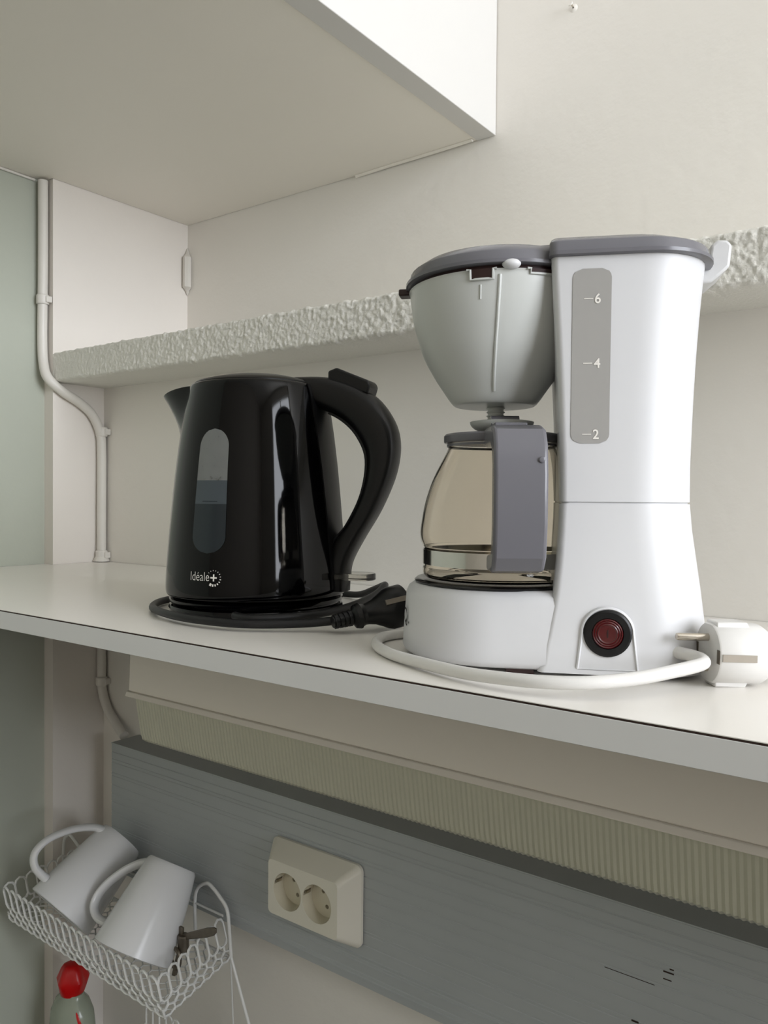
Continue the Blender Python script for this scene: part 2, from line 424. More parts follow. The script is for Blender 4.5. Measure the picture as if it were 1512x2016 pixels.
# face with two round openings
bm = bmesh.new(); CXS = (-.0249, .0249); RS = .0238; NS = 40
loops = [[(x, -P, z) for x, z in rr(fx0-.0006, fx1+.0006, fz0-.0006, fz1+.0006, .006)]]
for c in CXS: loops.append([(c+RS*math.cos(2*PI*i/NS), -P, RS*math.sin(2*PI*i/NS)) for i in range(NS)])
edges = []
for lp in loops:
    vv = [bm.verts.new(p) for p in lp]
    for i in range(len(vv)): edges.append(bm.edges.new((vv[i], vv[(i+1) % len(vv)])))
bmesh.ops.triangle_fill(bm, use_beauty=True, edges=edges)
link('face_plate', bm, 'socket', so, smooth=False)
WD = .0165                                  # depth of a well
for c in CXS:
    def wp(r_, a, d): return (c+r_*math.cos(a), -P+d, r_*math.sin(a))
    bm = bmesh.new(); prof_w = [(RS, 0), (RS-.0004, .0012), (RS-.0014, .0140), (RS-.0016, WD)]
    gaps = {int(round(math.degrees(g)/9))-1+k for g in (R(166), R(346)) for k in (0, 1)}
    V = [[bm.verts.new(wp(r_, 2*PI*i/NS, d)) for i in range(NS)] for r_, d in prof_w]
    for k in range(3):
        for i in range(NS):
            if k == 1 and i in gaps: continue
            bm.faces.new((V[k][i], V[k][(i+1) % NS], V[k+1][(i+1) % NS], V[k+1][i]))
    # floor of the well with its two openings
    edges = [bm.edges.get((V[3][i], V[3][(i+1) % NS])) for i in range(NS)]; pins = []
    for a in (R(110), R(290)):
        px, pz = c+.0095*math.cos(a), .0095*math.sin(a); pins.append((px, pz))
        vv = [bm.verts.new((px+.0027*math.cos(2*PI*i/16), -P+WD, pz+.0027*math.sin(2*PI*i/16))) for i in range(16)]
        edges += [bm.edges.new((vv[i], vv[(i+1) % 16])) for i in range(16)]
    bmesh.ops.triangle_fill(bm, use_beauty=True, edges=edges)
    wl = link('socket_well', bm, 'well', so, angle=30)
    for px, pz in pins:                     # bore behind each opening
        bm = bmesh.new()
        loft(bm, [[(px+.0027*math.cos(2*PI*i/16), -P+d, pz+.0027*math.sin(2*PI*i/16)) for i in range(16)] for d in (WD, WD+.0120)], False, True)
        link('pin_hole', bm, 'well', wl)
    for g in (R(166), R(346)):              # recess behind each gap in the wall, with its contact spring
        i0 = int(round(math.degrees(g)/9))-1; a0, a1 = 2*PI*i0/NS, 2*PI*(i0+2)/NS
        bm = bmesh.new()
        q = [[wp(r_, a, d) for a in (a0, (a0+a1)/2, a1)] for r_, d in ((RS-.0004, .0012), (RS+.0020, .0012), (RS+.0020, .0140), (RS-.0014, .0140))]
        W_ = [[bm.verts.new(p) for p in row] for row in q]
        for k in range(3):
            for i in range(2): bm.faces.new((W_[k][i], W_[k][i+1], W_[k+1][i+1], W_[k+1][i]))
        for i in (0, 2): bm.faces.new([W_[k][i] for k in range(4)])
        link('earth_notch', bm, 'well', wl)
        bm = bmesh.new(); am = (a0+a1)/2; da = .0018/RS
        rings = [[wp(r_+e, am+t*da, d) for e, t in ((0, -1), (0, 1), (.0008, 1), (.0008, -1))] for r_, d in ((RS+.0006, .0020), (RS-.0016, .0050), (RS-.0022, .0085), (RS-.0010, .0135))]
        loft(bm, rings); link('earth_clip', bm, 'nickel', wl)

# ------------------------------------------------------------------ electric kettle
KX, KY, KROT = -.5849, .577, R(17.5)
KZ = .0185
KP = [(.0185, .0880), (.0205, .0895), (.030, .0900), (.055, .0886), (.085, .0862), (.115, .0834), (.145, .0802), (.175, .0762), (.200, .0722), (.218, .0686), (.2235, .0668), (.2252, .0640)]
def kr(z):
    for (z0, r0_), (z1, r1_) in zip(KP, KP[1:]):
        if z <= z1: return r0_+(r1_-r0_)*max(0, (z-z0))/(z1-z0)
    return KP[-1][1]
def kon(s, z, az, off=.0004):
    """point on the kettle wall: s metres round from azimuth az, at height z"""
    r_ = kr(z); a = az+s/r_
    return Vector(((r_+off)*math.cos(a), (r_+off)*math.sin(a), z-KZ))
kt = thing('electric_kettle', 'glossy black electric kettle with water gauge standing on its base', 'kettle', (KX, KY, KZ), KROT)
kz = lambda L: [(r_, z-KZ) for r_, z in L]
fine = []
for i in range(61):
    z = KP[0][0]+(KP[-1][0]-KP[0][0])*i/60; fine.append((kr(z), z))
def smooth_prof(P_, n=6):
    return [(p[0], p[1]) for p in catmull([(a, b, 0) for b, a in P_], n)]
kbody = smooth_prof(KP, 5)
latheo('body', 'black_gloss', kt, kz([(0, .0190)]+[(.08, .0187)]+kbody+[(.062, .2250), (.0, .2250)]), 128, angle=50)
latheo('lid', 'black_satin', kt, kz([(.0632, .2245), (.0632, .2262), (.061, .2280), (.050, .2312), (.035, .2345), (.018, .2362), (0, .2366)]), 96)
# spout
bm = bmesh.new(); A0 = R(34); na, nz = 20, 14; rings = []
for j in range(nz+1):
    t = j/nz; rg = []
    for i in range(na+1):
        a = -A0+2*A0*i/na; c = max(0, math.cos(a/A0*PI/2))
        z = .155+t*(.2238-.155); z -= c**2*.008*t
        pr = .0385*(t**1.5)*c**1.15
        rr_ = kr(min(z, .2235))+pr-.0015
        rg.append((rr_*math.cos(PI+a), rr_*math.sin(PI+a), z-KZ))
    rings.append(rg)
V = loft(bm, rings, False, False, closed=False)
cv = bm.verts.new((-.055, 0, .2225-KZ))
for i in range(na): bm.faces.new((V[-1][i], V[-1][i+1], cv))
link('spout', bm, 'black_gloss', kt)
# water gauge, a long capsule on the wall, in its dry, wet and water-backed stretches
GAZ = R(-93)
def gauge(name, material, za, zb, zt=.1775, zbt=.0625, hwid=.0166, off=.0006):
    bm = bmesh.new(); n = max(4, int((zb-za)/.0015)); m = 10; rows = []
    for j in range(n+1):
        z = za+(zb-za)*j/n
        d = max(0, z-(zt-hwid), (zbt+hwid)-z)
        hwz = math.sqrt(max(1e-9, hwid**2-d*d))*(1-.10*(z-.12)/.06)
        rows.append([kon(-hwz+2*hwz*i/m, z, GAZ, off) for i in range(m+1)])
    loft(bm, rows, False, False, closed=False)
    return link(name, bm, material, kt)
gauge('gauge_window', 'gw_dry', .1295, .1775)
gauge('gauge_wet_band', 'gw_mid', .1078, .1295)
gauge('gauge_water', 'gw_water', .0625, .1078)
bm = bmesh.new()
for i in range(26):
    s = random.uniform(-.012, .012); z = .1295+abs(random.gauss(0, .0016)) if i < 14 else random.uniform(.133, .174)
    c = kon(s, z, GAZ, .0007); bmesh.ops.create_icosphere(bm, subdivisions=1, radius=random.uniform(.0003, .0007), matrix=Matrix.Translation(c))
link('condensation_drops', bm, 'clear', kt)['kind'] = 'stuff'
bm = bmesh.new()
rows = [[kon(-.008+.016*i/8, z, GAZ, .0009) for i in range(9)] for z in (.1100, .1106)]
loft(bm, rows, False, False, closed=False); link('level_line', bm, 'gw_water', kt)
# printed name and ring of dashes
V, F = text_flat('Idéale', .0118, .80, -.00012)
tw = text_width(V); mn = min(p[0] for p in V)
bm = bmesh.new(); flat_to_bm(bm, V, F, lambda x, y: kon(x-mn-.0178, .0375+y, GAZ, .0005))
lo = link('logo_print', bm, 'print_white', kt, smooth=False)
bm = bmesh.new(); cs, czz = .0098, .0405
cs = -.0178+tw+.0046
for hx, hy in ((.0032, .0007), (.0007, .0032)):
    q = [(-hx, -hy), (hx, -hy), (hx, hy), (-hx, hy)]
    bm.faces.new([bm.verts.new(kon(cs+a, czz+b+.0002, GAZ, .0005)) for a, b in q])
nd = 13
for i in range(nd):
    a = R(138)-i/(nd-1)*R(255); wdt = .00022+.00075*(i/(nd-1))**3; th = .0009+.0016*(i/(nd-1))**2.5
    rad_ = .0068; t = Vector((-math.sin(a), math.cos(a))); n_ = Vector((math.cos(a), math.sin(a)))
    q = [n_*(rad_-th/2)-t*wdt, n_*(rad_+th/2)-t*wdt, n_*(rad_+th/2)+t*wdt, n_*(rad_-th/2)+t*wdt]
    bm.faces.new([bm.verts.new(kon(cs+p.x, czz+p.y, GAZ, .0005)) for p in q])
link('logo_ring', bm, 'print_white', lo, smooth=False)
# matt strip down the wall behind the handle
bm = bmesh.new(); rows = []
for j in range(25):
    z = .026+(.2235-.026)*j/24; hwz = .016+.006*(z/.22)
    rg = [kon(-hwz+2*hwz*i/8, z, 0, .0016) for i in range(9)]
    rows.append([kon(-hwz, z, 0, -.002)]+rg+[kon(hwz, z, 0, -.002)])
loft(bm, rows, False, False, closed=False); link('handle_strip', bm, 'black_satin', kt)
# handle, a loop of changing thickness
outer = [(.046, .2330), (.084, .2305), (.1212, .2155), (.142, .1925), (.150, .168), (.1466, .139), (.1325, .105), (.1145, .075), (.1025, .0525), (.0995, .036), (.0990, .0235)]
inner = [(.046, .208), (.0736, .1995), (.0951, .1892), (.1111, .1735), (.1202, .1513), (.1157, .1194), (.1012, .0897), (.0865, .0715), (.080, .055), (.080, .036), (.080, .0235)]
O3 = catmull([(a, 0, b) for a, b in outer], 6); I3 = catmull([(a, 0, b) for a, b in inner], 6)
bm = bmesh.new(); rings = []
for k, (po, pi_) in enumerate(zip(O3, I3)):
    t = k/(len(O3)-1); c = (po+pi_)/2; h = (po-pi_)/2
    wd = .0195-.004*min(1, t*1.6)-.003*max(0, t-.7)/.3
    rg = []
    for i in range(20):
        a = 2*PI*i/20; ca, sa = math.cos(a), math.sin(a); e = .62
        q = c+h*(abs(ca)**e*(1 if ca >= 0 else -1)); q = q+Vector((0, wd*abs(sa)**e*(1 if sa >= 0 else -1), 0))
        rg.append((q.x, q.y, q.z-KZ))
    rings.append(rg)
loft(bm, rings); hn = link('handle', bm, 'black_satin', kt, angle=60)
# inner grip inlay
bm = bmesh.new(); rings = []
for k, (po, pi_) in enumerate(zip(O3, I3)):
    if k < 8 or k > 46: continue
    h = (po-pi_).normalized(); q = pi_-h*.0012; wd = .0105
    rings.append([(q.x, -wd, q.z-KZ), (q.x, wd, q.z-KZ), (q.x+h.x*.005, wd+.001, q.z+h.z*.005-KZ), (q.x+h.x*.005, -wd-.001, q.z+h.z*.005-KZ)])
loft(bm, rings); link('grip_inlay', bm, 'black_rubber', hn)
bp_ = [(.0812, .2265), (.0812, .2365), (.090, .2395), (.1225, .2262), (.1248, .2215), (.1222, .2128)]
bm = bmesh.new(); prism(bm, bp_, lambda p: (p[0], -.0125, p[1]-KZ), lambda p: (p[0], .0125, p[1]-KZ))
bevel(link('lid_release', bm, 'black_satin', hn), .002, 3)
# clear switch lever at the foot of the handle
bm = bmesh.new(); poly = [(.080, -.015)]+[(.112+.015*math.cos(a), .015*math.sin(a)) for a in [R(-90+18*i) for i in range(11)]]+[(.080, .015)]
prism(bm, poly, lambda p: (p[0], p[1], .0350-KZ), lambda p: (p[0], p[1], .0415-KZ))
bevel(link('switch_lever', bm, 'clear', kt), .0012, 2)

# its base with flex and plug
kb = thing('kettle_base', 'round black kettle power base with coiled black flex and plug', 'kettle base', (KX, KY, 0), 0)
latheo('base_plate', 'black_gloss', kb, [(0, .0012), (.082, .0012), (.086, .003), (.0872, .006), (.0862, .0085), (.0835, .0095), (.0835, .0108), (.0868, .0118), (.0868, .0150), (.084, .0172), (.070, .0180), (0, .0180)], 96, angle=35)
for a in (40, 160, 280):
    bm = bmesh.new(); lathe(bm, [(.007, 0), (.007, .0013), (0, .0013)], 14)
    for v in bm.verts: v.co += Vector((.068*math.cos(R(a)), .068*math.sin(R(a)), 0))
    link('foot', bm, 'black_rubber', kb)
kbp = Vector((KX, KY, 0))
path = [(-.532, .4965, .008), (-.5085, .497, .0075), (-.482, .530, .0085), (-.4735, .563, .010), (-.472, .5957, .013), (-.4801, .6385, .018), (-.4885, .664, .0235),
        (-.503, .682, .0215), (-.527, .694, .0135), (-.552, .703, .006), (-.5839, .708, .0042), (-.632, .700, .0042), (-.672, .668, .0042), (-.692, .622, .0042), (-.695, .575, .0042), (-.684, .536, .0042),
        (-.6548, .502, .0046), (-.612, .478, .0062), (-.571, .4665, .0068), (-.535, .466, .0068), (-.502, .474, .0065), (-.476, .492, .0065), (-.452, .511, .0078), (-.4335, .522, .0105)]
tubeo('flex', 'black_rubber', kb, [p-kbp for p in catmull(path, 8)], .0037, 12)

def plug(parent, base, p0, axis, body_mat, Rb, flat_top, strain=True, pin_up=Vector((0, 0, 1)), tail=True, clip_mat='strip'):
    """Schuko-type plug: p0 = centre of the front face, axis points along the pins."""
    ax = Vector(axis).normalized(); up = (pin_up-ax*pin_up.dot(ax)).normalized(); sd = ax.cross(up)
    B = lambda a, u, s: Vector(p0)-base+ax*a+up*u+sd*s
    bm = bmesh.new(); N = 40; rings = []
    def ring(a, r_, fl=1.0, ft=0.0):
        out = []
        for i in range(N):
            t = 2*PI*i/N; c, s = math.cos(t), math.sin(t)
            uu = max(-r_*fl, min(r_*fl, r_*c)); out.append(B(a, uu, r_*s*(1-ft*.0)))
        return out
    prof = [(0, Rb*.96), (-.001, Rb), (-.0125, Rb*.99), (-.0165, Rb*.92), (-.022, Rb*.74), (-.028, Rb*.58), (-.034, Rb*.50), (-.040, Rb*.46)] if tail else [(0, Rb*.96), (-.001, Rb), (-.030, Rb), (-.034, Rb*.86), (-.0375, Rb*.55)]
    for a, r_ in prof: rings.append(ring(a, r_, .97))
    loft(bm, rings)
    pb = link('plug', bm, body_mat, parent, angle=45)
    for s in (-1, 1):
        tubeo('pin', 'nickel', pb, [B(0, s*.0095, 0), B(.0185, s*.0095, 0), B(.0200, s*.0095, 0), B(.0205, s*.0095, 0)], lambda t: .0024 if t < .5 else (.0022 if t < .9 else .0012), 14)
        # earth strip and notch on each flank
        bm = bmesh.new()
        for (a0, a1, uh, d0, d1) in ((-.022, -.001, .0022, Rb-.0012, Rb+.0004),):
            v = [bm.verts.new(B(a, u_, s*d)) for a, u_, d in ((a0, -uh, d0), (a1, -uh, d0), (a1, uh, d0), (a0, uh, d0), (a0, -uh, d1), (a1, -uh, d1), (a1, uh, d1), (a0, uh, d1))]
            for q in ((0, 3, 2, 1), (4, 5, 6, 7), (0, 1, 5, 4), (1, 2, 6, 5), (2, 3, 7, 6), (3, 0, 4, 7)): bm.faces.new([v[i] for i in q])
        link('earth_strip', bm, clip_mat, pb)
        bm = bmesh.new()
        v = [bm.verts.new(B(a, u_, s*d)) for a, u_, d in ((-.004, -.0042, Rb*.72), (.0003, -.0042, Rb*.72), (.0003, .0042, Rb*.72), (-.004, .0042, Rb*.72), (-.004, -.0042, Rb*.93), (.0003, -.0042, Rb*.93), (.0003, .0042, Rb*.93), (-.004, .0042, Rb*.93))]
        for q in ((0, 3, 2, 1), (4, 5, 6, 7), (0, 1, 5, 4), (1, 2, 6, 5), (2, 3, 7, 6), (3, 0, 4, 7)): bm.faces.new([v[i] for i in q])
        link('earth_notch', bm, 'bronze', pb)
        if flat_top:   # flat keel along top and bottom
            bm = bmesh.new()
            v = [bm.verts.new(B(a, s*u_, q_)) for a, u_, q_ in ((-.023, Rb*.80, -.0085), (-.0015, Rb*.80, -.0085), (-.0015, Rb*.80, .0085), (-.023, Rb*.80, .0085), (-.021, Rb*1.06, -.0075), (-.002, Rb*1.06, -.0075), (-.002, Rb*1.06, .0075), (-.021, Rb*1.06, .0075))]
            for q in ((0, 3, 2, 1), (4, 5, 6, 7), (0, 1, 5, 4), (1, 2, 6, 5), (2, 3, 7, 6), (3, 0, 4, 7)): bm.faces.new([v[i] for i in q])
            bevel(link('keel', bm, body_mat, pb), .0008, 2)
    return pb, B, ax
# black plug leaning against the coffee maker
pax = Vector((.0305, .0552, .0110)).normalized()
pf = Vector((-.3995, .570, .0215))
bpg, B, _ = plug(kb, kbp, pf, pax, 'black_satin', .0185, False, pin_up=Vector((.76, -.46, .50)).cross(pax))
bm = bmesh.new()      # waist and ribbed strain relief
def ringB(a, r_): return [B(a, r_*math.cos(2*PI*i/20), r_*math.sin(2*PI*i/20)) for i in range(20)]
loft(bm, [ringB(-.036, .0088), ringB(-.040, .0098), ringB(-.0415, .0112), ringB(-.0455, .0100), ringB(-.0470, .0070), ringB(-.049, .0055), ringB(-.066, .0050)])
link('strain_relief', bm, 'black_satin', bpg, angle=30)
for k in range(4):
    a = -.0495-.0042*k
    bm = bmesh.new(); loft(bm, [ringB(a, .0072-.0003*k), ringB(a-.0026, .0070-.0003*k)]); link('relief_rib', bm, 'black_satin', bpg, angle=30)

# ------------------------------------------------------------------ coffee maker
TH = R(26); CX, CY = -.2489, .5425
cm = thing('coffee_maker', 'white drip coffee maker with grey lid at the shelf edge', 'coffee maker', (CX, CY, 0), TH)
U0 = -.036                     # axis of carafe and filter along the machine
# base with the rounded front under the hotplate
def base_poly(ins=0.0, n=28):
    R_ = .0715-ins; pts = []
    for k in range(n+1):
        a = R(90)+R(180)*k/n; pts.append((U0+R_*math.cos(a), R_*math.sin(a)*(.070/.0715)))
    pts += [(.050, -.070+ins), (.050, .070-ins)]
    return pts
bm = bmesh.new()
rings = [[(x, y, z) for x, y in base_poly(i)] for z, i in ((.0035, .004), (.0050, .0012), (.008, .0), (.030, .0012), (.046, .0024), (.0505, .0042), (.0532, .0078), (.0540, .0105))]
loft(bm, rings); link('base', bm, 'white_gloss', cm, angle=50)
latheo('hotplate', 'hot', cm, [(.0625, .0536), (.0632, .0552), (.0615, .0566), (.058, .0566), (.056, .0556), (0, .0556)], 72, U0, 0)
for (x, y) in ((-.075, -.045), (-.02, -.060), (.035, -.058), (.07, -.045), (-.075, .045), (.07, .045)):
    bm = bmesh.new(); box(bm, x-.009, x+.009, y-.006, y+.006, 0, .0045); link('foot', bm, 'maroon', cm)
# tower in two shells
TW = [(.0030, -.0090, .1035, .0712), (.0060, -.0085, .1035, .0712), (.0075, -.0070, .1022, .0702), (.020, -.0055, .1022, .0700), (.034, -.0025, .1015, .0695), (.054, .0008, .0992, .0677), (.0736, .0028, .0966, .0656),
      (.095, .0040, .0938, .0634), (.1130, .0046, .0923, .0622), (.140, .0042, .0923, .0616), (.1815, .0026, .0935, .0620), (.210, .0010, .0946, .0630), (.235, -.0006, .0960, .0642), (.258, -.0022, .0976, .0658), (.2735, -.0030, .0990, .0670)]
def tw_at(z):
    for a, b in zip(TW, TW[1:]):
        if z <= b[0]:
            t = (z-a[0])/(b[0]-a[0]); return [a[i]+(b[i]-a[i])*t for i in (1, 2, 3)]
    return TW[-1][1:]
def tw_ring(z, ins=0):
    l, r_, h = tw_at(z); return [(x, y, z) for x, y in rrect(l+ins, r_-ins, -h+ins, h-ins, (.005, .043, .043, .005), 10)]
def tower(name, zs, cap0=True, cap1=True, ends=0):
    bm = bmesh.new(); rings = []
    for i, z in enumerate(zs):
        rings.append(tw_ring(z, .0007 if (i in (0, len(zs)-1) and ends) else 0))
    loft(bm, rings, cap0, cap1); return link(name, bm, 'white_gloss', cm, angle=50)
tower('lower_housing', [.0030, .0060, .0075, .014, .020, .027, .034, .044, .054, .064, .0736, .084, .095, .104, .1118, .1124])
tower('water_tank', [.1136, .1142]+[.120+i*.0118 for i in range(13)]+[.2735])
bm = bmesh.new(); loft(bm, [tw_ring(.1115, .0012), tw_ring(.1146, .0012)]); link('seam', bm, 'white_gloss', cm)
# water gauge strip with its figures
def tface(u, z, off=.0004):
    return Vector((u, -tw_at(z)[2]-off, z))
bm = bmesh.new(); rows = []; gu0, gu1, gz0, gz1, gr = .0108, .0350, .1515, .2630, .0060
nrow = 60
for j in range(nrow+1):
    z = gz0+(gz1-gz0)*j/nrow; d = max(0, z-(gz1-gr), gz0+gr-z); ins = gr-math.sqrt(max(0, gr*gr-d*d))
    rows.append([tface(gu0+ins+(gu1-gu0-2*ins)*i/4, z) for i in range(5)])
loft(bm, rows, False, False, closed=False); gw = link('tank_gauge', bm, 'gauge', cm)
for ch, zc_ in (('6', .2440), ('4', .2030), ('2', .1573)):
    V, F = text_flat(ch, .0086, .95, .00012); mx_ = min(p[0] for p in V)
    bm = bmesh.new(); flat_to_bm(bm, V, F, lambda x, y: tface(x-mx_+.0247, zc_-.0029+y, .0007))
    bm.faces.new([bm.verts.new(tface(a, b, .0007)) for a, b in ((.0180, zc_-.0002), (.0236, zc_-.0002), (.0236, zc_+.0003), (.0180, zc_+.0003))])
    link('gauge_mark', bm, 'print_white', gw, smooth=False)
# switch in its arched frame
SU, SZ, SV = .0349, .0297, -.0702
bm = bmesh.new()
def arch(r_, leg, z0):
    pts = [(SU+r_*math.cos(R(a)), SZ+r_*math.sin(R(a))) for a in range(0, 181, 9)]
    return [(SU+leg, z0)]+pts+[(SU-leg, z0)]
loft(bm, [[(a, SV+.001, b) for a, b in arch(.0172, .0200, .0062)], [(a, SV-.0009, b) for a, b in arch(.0166, .0194, .0062)], [(a, SV-.0013, b) for a, b in arch(.0158, .0186, .0062)]], True, False)
loft(bm, [[(a, SV-.0013, b) for a, b in arch(.0158, .0186, .0062)], [(a, SV-.0002, b) for a, b in arch(.0150, .0176, .0062)]], False, True)
link('switch_frame', bm, 'white_gloss', cm, angle=25)
def disc(name, material, parent, prof, n=40):
    bm = bmesh.new(); lathe(bm, prof, n)
    for v in bm.verts: v.co = Vector((SU+v.co.x, SV-v.co.z, SZ+v.co.y))
    return link(name, bm, material, parent, angle=25)
sw = disc('switch', 'black_satin', cm, [(.0150, -.001), (.0150, .0012), (.0140, .0017), (.0137, .0020), (.0100, .0022), (.0096, .0012), (0, .0012)])
disc('button', 'red_button', sw, [(.0095, .0010), (.0095, .0018), (.0088, .0024), (.0082, .0019), (.0074, .0025), (.0068, .0020), (.0060, .0026), (.0054, .0021), (.0045, .0020), (0, .0019)])
bm = bmesh.new(); box(bm, SU-.0003, SU+.0003, SV-.0023, SV-.0018, SZ-.0025, SZ+.0025); link('button_mark', bm, 'maroon', sw)
# filter holder
FP = [(.1822, .0150, -.0415), (.1826, .0250, -.0415), (.1840, .0305, -.0415), (.1950, .0385, -.0415), (.2045, .0450, -.0412), (.2180, .0530, -.0405), (.2320, .0588, -.0395), (.2447, .0628, -.0388), (.2580, .0656, -.0380), (.2640, .0665, -.0378), (.2656, .0672, -.0378), (.2660, .0655, -.0378)]
bm = bmesh.new()
fp = catmull([(a, b, c) for a, b, c in FP], 4)
loft(bm, [[(p.z+p.y*math.cos(2*PI*i/80), p.y*math.sin(2*PI*i/80), p.x) for i in range(80)] for p in fp])
fh = link('filter_holder', bm, 'grey_light', cm, angle=50)
def fr(z):
    for a, b in zip(FP, FP[1:]):
        if z <= b[0]:
            t = (z-a[0])/(b[0]-a[0]); return a[1]+(b[1]-a[1])*t, a[2]+(b[2]-a[2])*t
    return FP[-1][1:]
def fpt(a, z, off=0):
    r_, c = fr(z); return Vector((c+(r_+off)*math.cos(a), (r_+off)*math.sin(a), z))
bm = bmesh.new(); tube(bm, [fpt(R(-88), z, .0001) for z in [.190+.0045*k for k in range(17)]], .0011, 8); link('rib', bm, 'grey_light', fh)
bm = bmesh.new(); tube(bm, [fpt(R(-99), z, .0001) for z in (.247, .250, .256)], .0006, 8); link('rib', bm, 'grey_light', fh)
# cut-outs in the rim with a raised lip round them
for a0, a1, dep in ((-105, -92, .0062), (-71, -48, .0028)):
    bm = bmesh.new()
    rows = [[fpt(R(a0+(a1-a0)*i/8), z, .0006) for i in range(9)] for z in (.2655-dep, .2656)]
    loft(bm, rows, False, False, closed=False); link('rim_notch', bm, 'maroon', fh)
    bm = bmesh.new(); tube(bm, [fpt(R(a0-2), .2655, .0006), fpt(R(a0), .2655, .0006), fpt(R(a0), .2655-dep, .0006)]+[fpt(R(a0+(a1-a0)*i/5), .2655-dep, .0006) for i in range(1, 6)]+[fpt(R(a1), .2655, .0006), fpt(R(a1+2), .2655, .0006)], .0009, 8)
    link('notch_lip', bm, 'grey_light', fh)
bm = bmesh.new(); bmesh.ops.create_uvsphere(bm, u_segments=20, v_segments=12, radius=1)
kc = fpt(R(-82), .2655, .0005)
for v in bm.verts: v.co = Vector((kc.x+v.co.x*.0062, kc.y+v.co.y*.0045, .2680+v.co.z*.0034))
link('swing_catch', bm, 'white_gloss', cm)
latheo('filter_insert', 'maroon', cm, [(.0655, .2600), (.0640, .2715), (.060, .2715), (.060, .262), (0, .262)], 64, -.0378, 0)
# drip valve: a coarse screw of rings below the holder
bm = bmesh.new(); pr = [(0, .1715), (.0055, .1715)]
for k in range(4): z = .1722+k*.0028; pr += [(.0058, z), (.0068, z+.0005), (.0068, z+.0010), (.0058, z+.0015)]
pr += [(.0062, .1835), (0, .1835)]
lathe(bm, pr, 28, -.0405, 0); link('drip_valve', bm, 'grey_light', cm, angle=20)
# two-level grey lid
def lid_shape(name, ring_fn, levels):
    bm = bmesh.new(); loft(bm, [ring_fn(i, z) for z, i in levels]); return link(name, bm, 'grey_plastic', cm, angle=35)
def lid_front(ins, z):
    R_ = .0690-ins; pts = []
    for k in range(33):
        a = R(62)+R(236)*k/32; pts.append((-.0372+R_*math.cos(a), R_*math.sin(a), z))
    return pts+[(.010, -.058+ins*.5, z), (.010, .058-ins*.5, z)]
lid_shape('lid_front', lid_front, [(.2685, .0005), (.2690, -.0012), (.2712, -.0012), (.2718, .0008), (.2775, .0022), (.2785, .0030), (.2838, .0110), (.2848, .0150), (.2860, .030)])
def lid_rear(ins, z):
    return [(x, y, z) for x, y in rrect(-.0045+ins*.15, .1030-ins, -.0700+ins, .0700-ins, (.006, .045, .045, .006), 10)]
lid_shape('lid_rear', lid_rear, [(.2712, .0008), (.2718, -.0008), (.2740, -.0008), (.2746, .0008), (.2808, .0022), (.2816, .0030), (.2858, .0110), (.2866, .018), (.2872, .030)])
bm = bmesh.new(); box(bm, -.1130, -.100, -.006, .006, .2655, .2705); bevel(link('lid_tab', bm, 'maroon', cm), .001, 2)
# hinge block
bm = bmesh.new(); prism(bm, [(.092, .262), (.105, .2635), (.1115, .2690), (.1165, .2735), (.1178, .2880), (.1145, .2915), (.1085, .2918), (.1040, .2885), (.1030, .278), (.092, .276)], lambda p: (p[0], -.020, p[1]), lambda p: (p[0], .020, p[1]))
bevel(link('lid_hinge', bm, 'hinge', cm), .002, 3)
# maker's mark on the rounded front of the base (only its end can be seen from the side)
V, F = text_flat('Q.', .016, .9); mx_ = min(p[0] for p in V); tw = text_width(V)
def bfront(s, z):
    a = R(180)+s/.0712; return Vector((U0+.0711*math.cos(a), .0697*math.sin(a), z))
bm = bmesh.new(); flat_to_bm(bm, V, F, lambda x, y: bfront((x-mx_-tw)+.0335, .0250+y))
link('front_mark', bm, 'print_black', cm, smooth=False)
# flex and plug
cmw = Matrix.Rotation(-TH, 4, 'Z') @ Matrix.Translation((-CX, -CY, 0))
path = [(-.166, .5285, .019), (-.1520, .5200, .0185), (-.1395, .5150, .018), (-.1318, .5085, .0175), (-.1305, .4995, .0165), (-.1401, .4806, .0145), (-.1558, .4567, .012), (-.1769, .4363, .0102), (-.2027, .4264, .009), (-.2354, .4272, .0072), (-.2604, .4322, .006),
        (-.2952, .444, .005), (-.3312, .459, .0042), (-.3605, .4810, .0042), (-.3765, .5100, .0042), (-.374, .5330, .0042), (-.365, .5600, .0042), (-.345, .610, .0042), (-.30, .655, .0042), (-.22, .675, .0042), (-.13, .672, .0042),
        (-.050, .655, .0042), (-.040, .625, .0060), (-.056, .600, .010), (-.0740, .5760, .0160), (-.0830, .5650, .0190)]
tubeo('flex', 'white_cord', cm, [cmw @ p for p in catmull(path, 8)], .0040, 14)
# flex outlet
o_ = cmw @ Vector((-.1490, .5185, .0185)); i_ = cmw @ Vector((-.166, .5285, .019))
tubeo('flex_outlet', 'white_gloss', cm, [i_, (i_*.35+o_*.65)], .0068, 18)
wp0 = cmw @ Vector((-.1323, .5214, .0203)); wax = (cmw.to_3x3() @ Vector((-.790, -.613, .02))).normalized()
wpg, B, _ = plug(cm, Vector((0, 0, 0)), wp0, wax, 'white_cord', .0190, True, pin_up=Vector((0, 0, 1)), tail=False)
bm = bmesh.new()
loft(bm, [[B(a, u_, s) for u_, s in rrect(-h, h, -w_, w_, (.002,)*4, 3)] for a, h, w_ in ((-.034, .0105, .0075), (-.044, .0105, .0070), (-.046, .0080, .006), (-.060, .0075, .0055))])
link('plug_grip', bm, 'white_cord', wpg, angle=30)

